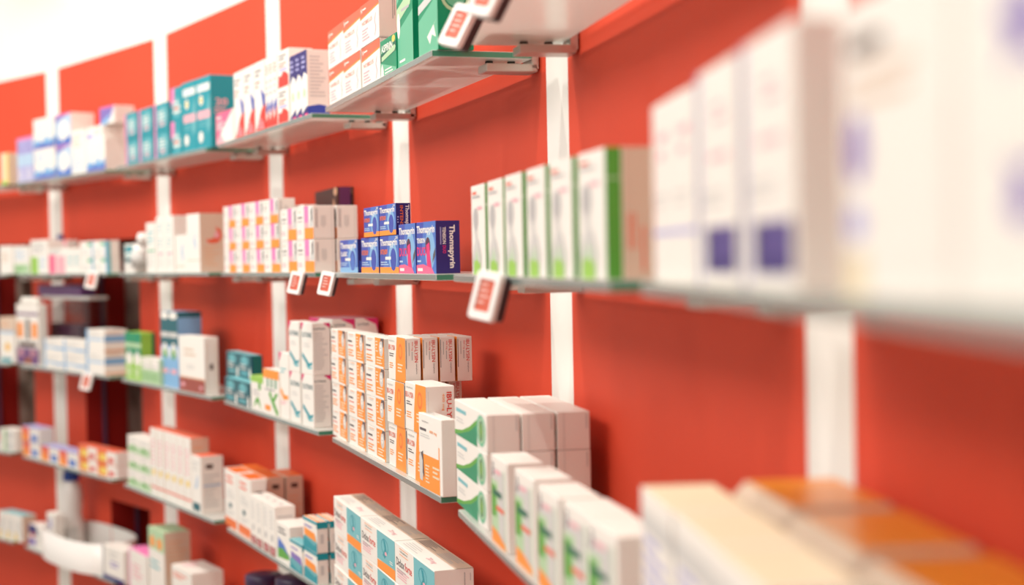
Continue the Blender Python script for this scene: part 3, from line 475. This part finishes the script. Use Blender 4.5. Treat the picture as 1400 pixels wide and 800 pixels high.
# ------------------------------------------------------------------ placing things on shelves
def proj(p):
    d = p.y*cos(PITCH)+p.z*sin(PITCH); uu = -p.y*sin(PITCH)+p.z*cos(PITCH); x = F_PX*p.x/d; y = -F_PX*uu/d
    return 700+cos(ROLL)*x-sin(ROLL)*y*-1*-1, 400+sin(ROLL)*x+cos(ROLL)*y
def along(row, bay, px, t, z=0.):
    """metres along a shelf's front edge of a point measured in the photograph"""
    A, u, n, L = frame(bay); lo, hi = -.7, 1.3
    while (A+u*hi).y < .12: hi -= .02
    for _ in range(40):
        m = (lo+hi)/2; q = A+u*m+n*t; q.z = zr(row)+z
        if proj(q)[0] < px: lo = m
        else: hi = m
    return lo
ORD = ['', 'first', 'second', 'third', 'fourth', 'fifth', 'sixth', 'seventh', 'eighth', 'ninth', 'tenth']
TIER = {1: [''], 2: ['lower', 'upper'], 3: ['bottom', 'middle', 'top'], 4: ['bottom', 'second-lowest', 'third-lowest', 'top']}
def place(kind, row, bay, s, t=.010, z=0., yaw=0., label='', group=None, name=None, jit=True):
    me, w_, h_, d_ = KINDS[kind]
    A, u, n, L = frame(bay); q = A+u*(s+w_/2)+n*t
    o = link(name or kind, me); o.location = (q.x, q.y, zr(row)+z+.0003)
    o.rotation_euler = (0, 0, math.atan2(u.y, u.x)+math.radians(yaw+(random.uniform(-.5, .5) if jit else 0)))
    tag(o, label, 'medicine box', group); return o
def run(kind, row, bay, px, desc, n=1, tiers=1, t=.010, z=0., gap=.0015, yaw=0., rows=1, group=None, zpx=0., s=None, skip=(), rowgap=.0015):
    """a block of equal cartons: n columns along the shelf, tiers high, rows deep"""
    me, w_, h_, d_ = KINDS[kind]
    s0 = along(row, bay, px, t, zpx or z) if s is None else s
    tot = n*tiers*rows
    for r_ in range(rows):
        for c in range(n):
            for k in range(tiers):
                if (c, k, r_) in skip: continue
                lab = desc
                if tiers > 1: lab += ', %s' % TIER[tiers][k] + ('' if n > 1 else ' one')
                if n > 1: lab += ', %s from left' % ORD[c+1]
                if rows > 1: lab += ', ' + (['front', 'behind', 'third back', 'rearmost'][r_] if rows > 2 else ['front', 'behind'][r_])
                g = group or (desc if tot > 1 else None)
                place(kind, row, bay, s0+c*(w_+gap), t+r_*(d_+rowgap)+(random.uniform(-.0008, .0012) if rows == 1 else 0), z+k*(h_+.0006), yaw, lab, g)
    return s0+n*(w_+gap)
MBX = 'medicine box'

# ---- top row
run('cream_carton',1,0,2,'cream carton with yellow edge at far left of top row')
run('lilac_carton',1,1,24,'tall lilac-blue carton with pink rim',2)
run('wave_carton',1,1,47.5,'white carton with blue wave, stacked beside lilac cartons',1,2)
run('blue_crest_carton',1,1,77.5,'pale blue carton with white oval and violet corner',1,2)
run('pale_fern_carton',1,1,98.5,'white carton with faint blue lines before stacked pale blue ones',t=.006)
run('ridged_wave_carton',1,1,118.5,'white carton with blue wave and ridged beige side',t=.006)
run('flat_white_carton',1,1,119,'flat white carton lying on ridged wave carton',t=.010,z=.0965)
run('violet_flash_carton',1,1,136,'white carton with violet flash on top of flat white carton',t=.016,z=.1325)
run('teal_small_carton',1,2,172,'small teal carton with pink left edge',3,2)
run('teal_medium_carton',1,2,235,'teal carton with pink corner beside tall teal ones',1,2)
run('teal_tall_carton',1,2,250.5,'tall teal carton with white band and ovals',2)
run('pink_diagonal_carton',1,3,296,'pink and white carton with diagonal split, lying flat',t=.006)
s_ = run('red_wedge_carton',1,3,0,'white carton with red wedge at foot',3,t=.012,gap=.004,s=.114)
run('slim_flash_carton',1,3,0,'slim white carton with blue flash and red foot',3,s=s_,t=.012)
run('red_splash_carton',1,3,380.5,'white carton with red splash beside slim ones',1,2)
run('indigo_band_carton',1,3,397,'white carton with indigo top band and blue foot',3,yaw=0,gap=.002)
run('orange_header_carton',1,4,450.5,'white carton with orange-red header band',3,2,gap=.005)
run('green_small_carton',1,4,521.5,'small green carton before the last orange-header ones',t=.008)
run('green_tall_carton',1,4,544,'tall green carton with pale sweeping band',t=.010)
run('green_seal_carton',1,4,574,'green carton with round seal on its end',t=.008)
run('pale_green_carton',1,5,645,'pale green carton behind hanging price tags',t=.03)
# ---- second row
run('plain_white_carton',2,0,0,'plain white carton at far left of second row')
s_ = run('green_tint_carton',2,1,20,'white carton with pale green lower third')
run('lime_tab_carton',2,1,43,'white carton with lime panel at lower left',t=.010)
run('rose_panel_carton',2,1,67.5,'white carton with pink panels',t=.008)
run('blush_top_carton',2,1,72,'blush-topped white carton behind the pink-panelled one',t=.065)
run('slim_white_carton',2,1,92.5,'slim white carton with teal print beside the pink-panelled one',2,t=.010,gap=.001)
run('teal_edge_carton',2,1,110.5,'white carton with green flash and blue edge',2,2)
run('teal_stripe_carton',2,2,171,'white carton with teal stripe at front left',t=.036)
run('low_white_carton',2,2,170,'low white carton in front of teal-striped one',t=.003)
run('dotted_white_carton',2,2,201,'white carton with faint teal dots',t=.010)
run('narrow_white_carton',2,2,214.5,'narrow tall white carton with small pink stripe',2,t=.010,gap=.002)
run('blue_squiggle_carton',2,2,240,'short white carton with blue squiggle',t=.008)
run('stomach_picture_carton',2,2,256.5,'tall white carton with orange stomach picture on beige end',t=.008)
run('violet_mark_carton',2,2,252,'white carton with violet mark behind stomach-picture one',t=.078)
run('pink_orange_carton',2,3,307,'white carton with pink and orange blocks',4,3)
run('pink_orange_large_carton',2,3,385.5,'larger white carton with pink and orange blocks',2,2,rows=2,skip=((0,0,1),(0,1,1)),rowgap=.004)
run('rear_white_carton',2,3,393,'plain white carton standing behind pink-and-orange ones',t=.055)
run('dark_brown_carton',2,4,433,'large dark brown carton leaning by the wall',1,1,t=.090,rows=2,rowgap=.003)
run('blue_classic_carton',2,4,466,'navy-blue carton with sky-blue foot, leftmost of its row')
run('blue_intensive_carton',2,4,494,'navy-blue carton with orange foot, bottom row',2,gap=.0145)
run('blue_intensive_top_carton',2,4,498.5,'small navy-blue carton with orange foot, resting on two others',2,z=.0585)
run('blue_tension_carton',2,4,546,'navy-blue carton with pink foot',2,gap=.002)
run('green_spine_carton',2,5,645.5,'white carton with green spine and grey figure',6,gap=.0195,rows=1)
run('faint_print_carton',2,6,893,'blurred white carton with faint pink print',2,t=.010)
run('navy_patch_carton',2,6,955,'blurred white carton with navy patch at foot',2,t=.010,gap=.018)
run('brown_mark_carton',2,6,1156,'blurred white carton with brown mark near top',t=.010)
run('purple_star_carton',2,6,1310,'blurred white carton with purple star',t=.010)
# ---- third row
run('flower_carton',3,0,-1,'white carton with yellow flower and teal foot')
run('beige_block_carton',3,0,-1,'beige carton lying on top of flower carton',z=.109)
run('blue_band_carton',3,1,61,'low white carton with pale blue bands',2,2,t=.004)
run('blue_band_tall_carton',3,1,118.5,'white carton with blue bands and blue-striped end',1,2,t=.004)
run('green_cross_carton',3,2,172.5,'green and lime carton with white cross',2)
run('green_white_row_carton',3,2,194,'tiny green and white carton in a row',6,t=.004,gap=.0006)
run('teal_blue_tall_carton',3,2,220.5,'tall dark teal and sky-blue carton',2,t=.014)
run('brown_base_carton',3,2,246,'white carton with brown base',t=.006)
run('petrol_carton',3,3,307.5,'small petrol-blue carton in front row',2,t=.004)
run('petrol_carton',3,3,311,'small petrol-blue carton raised behind',2,2,t=.035)
run('pale_leaf_carton',3,3,343.5,'white carton with pale green top and leaves',t=.004)
run('orange_leaf_carton',3,3,361,'white carton with orange band and green leaves',t=.004)
run('orange_curl_carton',3,3,383,'white carton with orange curl',t=.008)
run('mouth_curl_carton',3,3,397,'white carton with teal curl and magenta corner',2,2,t=.008,gap=.016)
run('magenta_corner_carton',3,3,0,'tall white carton with magenta corner behind teal-curl ones',1,1,t=.050,s=.540,rows=2)
run('orange_portrait_carton',3,4,455.5,'white and orange carton with portrait',3,4,gap=.017)
s_ = run('orange_drop_wide_carton',3,4,556.5,'white and orange carton with droplet and wide end',1,2,t=.006)
run('orange_drop_carton',3,4,531.5,'white and orange droplet carton, left stack',1,2)
run('orange_drop_carton',3,4,531.5,'white and orange droplet carton, on top of stacks',1,1,z=.136,zpx=.136,rows=4,rowgap=.003)
run('orange_drop_carton',3,4,566,'white and orange droplet carton, end-on behind wide one',1,2,z=0,t=.062,rows=2,rowgap=.003)
run('beige_end_carton',3,4,605,'beige carton end by the wall behind droplet cartons',1,2,t=.115)
run('orange_bottom_big_carton',3,4,583,'big white carton with orange lower half',t=.001,s=.637)
run('green_swoosh_carton',3,5,625,'long white carton with green swoosh',1,3,t=.008,rows=3,rowgap=.003)
for i_, s_ in enumerate((.213, .338, .455, .556, .652)):
    place('lime_strip_carton',3,5,s_,.004+.002*(i_%2),0,0,'upright white carton with lime strip and orange foot, %s from left' % ORD[i_+1],'upright lime-strip cartons')
run('cream_top_carton',3,6,0,'blurred white carton with cream top',3,t=.006,gap=.004,s=-.045)
run('orange_top_carton',3,6,0,'blurred rounded orange-topped carton',3,t=.064,gap=.006,s=-.012)
# ---- fourth row
run('green_edge_carton',4,0,0,'white carton with green stripe at far left of fourth row',1,2)
run('orange_blue_carton',4,1,31,'orange and white carton with blue square, in stack',1,2)
run('orange_blue_carton',4,1,56.5,'single-height orange and white carton with blue square',2)
run('orange_red_carton',4,1,108.5,'orange and white carton with red square',2,2)
run('soft_green_carton',4,2,176,'white carton with soft green meadow',2,3)
run('red_cap_carton',4,2,207.5,'tall white carton with red top',6,t=.010)
run('navy_square_carton',4,2,262.5,'white carton with dark square at foot',t=.004)
run('orange_foot_carton',4,3,308.5,'white carton with orange foot and lid',2)
run('orange_lid_carton',4,3,330,'beige carton with orange lid behind orange-footed ones',2,t=.052,rows=2,rowgap=.004,skip=((0,0,1),))
run('maroon_foot_carton',4,3,342.5,'slim white carton with maroon foot',4,t=.0035)
run('blue_green_hill_carton',4,3,378.5,'white carton with blue and green hills',1,1,rows=3,t=.006)
run('teal_violet_carton',4,3,397,'teal carton with violet sweep',t=.003)
run('teal_orange_carton',4,3,416,'teal carton with orange sweep',1,2,t=.003,rows=2,rowgap=.004)
run('teal_square_gel_carton',4,4,459,'white carton with teal square and orange corner',3,3,t=.004,gap=.003)
# ---- lowest row
run('aqua_lid_carton',5,0,-1,'white carton with aqua lid',3)
run('navy_spot_carton',5,1,40,'white carton with navy and violet patches beside white bottle')
run('navy_foot_carton',5,1,141,'white carton with navy foot beside the oval tray',t=.002)
run('orchid_lid_carton',5,2,177,'white carton with orchid-pink lid')
run('sage_top_carton',5,2,205,'tall white carton with sage-green top')
run('coral_print_carton',5,2,236,'flat white carton with coral print, upper of stack',1,3,t=.004)

# ------------------------------------------------------------------ price tags
def make_tag():
    root = empty('price_tag')
    W_, H_ = .036, .052
    def rr(w, h, r, n=5):
        return [(sx*(w/2-r)+r*cos(a), sz*(h/2-r)+r*sin(a)) for sx, sz, a0 in ((1, 1, 0), (-1, 1, pi/2), (-1, -1, pi), (1, -1, 1.5*pi)) for a in [a0+pi/2*i/n for i in range(n+1)]]
    def slab(b, pts, y0, y1, m):
        n = len(pts); b.mesh([(x, y0, z) for x, z in pts]+[(x, y1, z) for x, z in pts], [tuple(range(n)), tuple(range(n, 2*n))[::-1]]+[(i, (i+1) % n, n+(i+1) % n, n+i) for i in range(n)], m)
    b = MB(); slab(b, rr(W_, H_, .005), 0, .005, 'tag_white')
    inn = rr(W_*.62, H_*.64, .0015); outr = rr(W_*.97, H_*.97, .0045); n = len(inn)
    b.mesh([(x, -.002, z) for x, z in inn]+[(x, -.002, z) for x, z in outr]+[(x, 0, z) for x, z in inn]+[(x, 0, z) for x, z in outr],
           [(i, (i+1) % n, n+(i+1) % n, n+i) for i in range(n)]+[(i, (i+1) % n, 2*n+(i+1) % n, 2*n+i) for i in range(n)]+[(n+i, n+(i+1) % n, 3*n+(i+1) % n, 3*n+i) for i in range(n)], 'tag_white')
    b.build('frame', root)
    b = MB(); b.box(-W_*.31, W_*.31, -.0006, 0, -H_*.32, H_*.32, 'screen_red')
    for i in range(4): b.box(-W_*.26, W_*(.02+.06*(i % 3)), -.0009, -.0006, H_*(.20-.12*i), H_*(.235-.12*i), 'screen_ink')
    b.build('screen', root)
    b = MB(); slab(b, rr(W_*.92, H_*.9, .004), .005, .017, 'tag_dark'); b.build('back_cover', root)
    b = MB(); b.box(-.015, .015, .017, .0185, -.020, .026, 'clip_clear'); b.box(-.015, .015, .0185, .026, .0245, .026, 'clip_clear'); b.build('clip', root)
    return root
tp = make_tag(); used = False
# row, bay, metres along the shelf (from the photo), turn, label
for row, bay, px, label in ((1,5,626,'white-framed price tag hanging low under the top row, farther one'),(1,5,668,'white-framed price tag at top edge, above and nearer than its neighbour'),
    (2,3,404,'white-framed price tag below the pink-and-orange cartons, left of two'),(2,3,446,'white-framed price tag below the pink-and-orange cartons, right of two'),
    (2,5,664,'large white-framed price tag below the green-spined cartons'),(2,1,125,'small blurred price tag below the far second-row shelf'),(3,1,118,'small blurred price tag below the blue-banded cartons')):
    o = copy_tree(tp) if used else tp; used = True
    A, u, n, L = frame(bay); off = .030 if px == 668 else .026; s = along(row, bay, px, -off, -.03); q = A+u*s-n*off
    ang = math.atan2(u.y, u.x)
    yaw = 34
    if row == 2 and bay == 3: o.scale = (.84, .84, .84)
    o.location = (q.x, q.y, zr(row)-.019); o.rotation_mode = 'XYZ'
    o.rotation_euler = (Matrix.Rotation(ang, 4, 'Z') @ Matrix.Rotation(math.radians(-27 if row == 1 else -15), 4, 'X') @ Matrix.Rotation(math.radians(yaw), 4, 'Z')).to_euler()
    tag(o, label, 'price tag', 'electronic price tags on the shelf edges')

# ------------------------------------------------------------------ odd things
def on_shelf(name, row, bay, px, t, label, cat, z=0., rz=0.):
    A, u, n, L = frame(bay); s = along(row, bay, px, t); q = A+u*s+n*t
    o = empty(name, (q.x, q.y, zr(row)+z+.0003), math.atan2(u.y, u.x)+rz); tag(o, label, cat); return o
# white bottle
bt = on_shelf('plastic_bottle', 5, 1, 100, .085, 'white plastic bottle with blue cap inside the oval tray', 'bottle')
b = MB(); b.lathe([(.052,0),(.058,.006),(.058,.09),(.050,.125),(.056,.155),(.058,.185),(.048,.212),(.030,.228),(.026,.236)], 'plastic_white', 28, sx=.68, sy=.62); b.build('body', bt)
b = MB(); b.lathe([(.030,.230),(.034,.234),(.033,.256),(.028,.259),(.027,.278),(.022,.281)], 'cap_blue', 24, sx=.78, sy=.78); b.build('cap', bt)
b = MB()
V = []
for j, z in enumerate((.02, .085)):
    for i in range(13):
        a = pi+pi*i/12; V.append((.0592*.68*cos(a), .0592*.62*sin(a), z))
b.mesh(V, [(i, i+1, 14+i, 13+i) for i in range(12)], 'lgrey', True); b.build('paper_label', bt)
# oval tray
tr = on_shelf('oval_tray', 5, 1, 122, .062, 'white oval plastic tray on the lowest shelf around the bottle', 'tray')
b = MB(); ns = 48
def se(c): return math.copysign(abs(c)**.72, c)
def ov(r, z): return [(.246*r*se(cos(2*pi*i/ns)), .100*r*se(sin(2*pi*i/ns)), z) for i in range(ns)]
b.mesh(ov(1, .0)+ov(1.0, .092)+ov(.975, .092)+ov(.975, .003), [(j*ns+i, j*ns+(i+1) % ns, (j+1)*ns+(i+1) % ns, (j+1)*ns+i) for j in range(3) for i in range(ns)], 'plastic_white', True)
b.build('rim', tr)
run('orange_blot_carton',5,1,0,'white carton with orange blot leaning in front of white bottle',1,t=.006,s=.192)
# acrylic display
dp = on_shelf('acrylic_display', 3, 1, 66, .075, 'clear acrylic display box with dark purple lid and base', 'display')
b = MB()
for x in (-.0, .36): b.box(x, x+.003, 0, .06, 0, .215, 'acrylic')
b.box(0, .363, .057, .060, 0, .215, 'acrylic'); b.box(0, .363, 0, .003, 0, .215, 'acrylic'); b.build('clear_case', dp)
b = MB(); b.box(.01, .26, .008, .050, 0, .135, 'dpurple', .002); b.build('base_block', dp)
b = MB(); b.box(-.04, .37, -.004, .062, .216, .226, 'plastic_white', .002); b.build('white_top', dp)
b = MB(); b.box(-.08, .30, .0, .05, .2265, .262, 'purple', .004); b.build('purple_lid', dp)
pc = on_shelf('printed_dispenser', 3, 1, 24, .010, 'white and purple printed dispenser box with rounded cap', 'dispenser')
b = MB(); b.box(0, .205, 0, .030, 0, .20, 'white', .002)
def fr(u0, v0, u1, v1, c): b.poly([(u0*.205, -.0004, v0*.2), (u1*.205, -.0004, v0*.2), (u1*.205, -.0004, v1*.2), (u0*.205, -.0004, v1*.2)], c)
for a in ((0,.82,1,.86,'purple'),(.05,.45,.3,.7,'orange'),(.45,.42,.6,.76,'brown'),(.7,.45,.95,.7,'orange'),(0,.38,1,.42,'white'),(.1,.3,.9,.38,'brown'),(0,.02,1,.28,'purple'),(.35,.02,.65,.12,'orange'),(.1,.15,.3,.25,'lpink'),(.6,.15,.85,.25,'lpink')): fr(*a)
b.build('body', pc)
b = MB(); b.box(.03, .175, .003, .027, .2005, .222, 'white', .007); b.build('cap', pc)
# small blue-capped tube and tumbled cartons on second row
tb = on_shelf('small_tube', 2, 1, 84, .125, 'small tube with blue cap behind the pink-panelled carton', 'tube')
b = MB(); b.lathe([(.012,0),(.014,.004),(.014,.10),(.008,.106)], 'plastic_white', 16); b.build('body', tb)
b = MB(); b.lathe([(.011,.1062),(.012,.108),(.011,.124),(.008,.127)], 'cap_blue', 16); b.build('cap', tb)
lb = on_shelf('small_bottle', 2, 2, 192, .012, 'small white bottle leaning between teal-striped and dotted cartons', 'bottle')
lb.rotation_euler[1] = .42; lb.location.z += .012
b = MB(); b.lathe([(.020,0),(.026,.004),(.026,.060),(.016,.072)], 'plastic_white', 18); b.build('body', lb)
b = MB(); b.lathe([(.018,.0722),(.018,.098),(.015,.101)], 'plastic_white', 18); b.build('cap', lb)
b = MB(); b.lathe([(.0265,.012),(.0265,.050)], 'lgrey', 18); b.build('paper_label', lb)
# dark capped jars on the lowest row
for px, lab in ((363, 'jar with dark violet cap, left of two below teal cartons'), (407, 'jar with dark violet cap, right of two below teal cartons')):
    j = on_shelf('medicine_jar', 5, 3, px, .062, lab, 'jar'); j['group'] = 'dark-capped jars'
    hh = .20 if px < 380 else .243
    b = MB(); b.lathe([(.040,0),(.045,.005),(.045,hh-.062),(.036,hh-.042),(.036,hh-.03)], 'plastic_white', 24); b.build('body', j)
    b = MB(); b.lathe([(.040,hh-.0298),(.043,hh-.026),(.043,hh-.003),(.039,hh)], 'jar_cap', 28); b.build('cap', j)
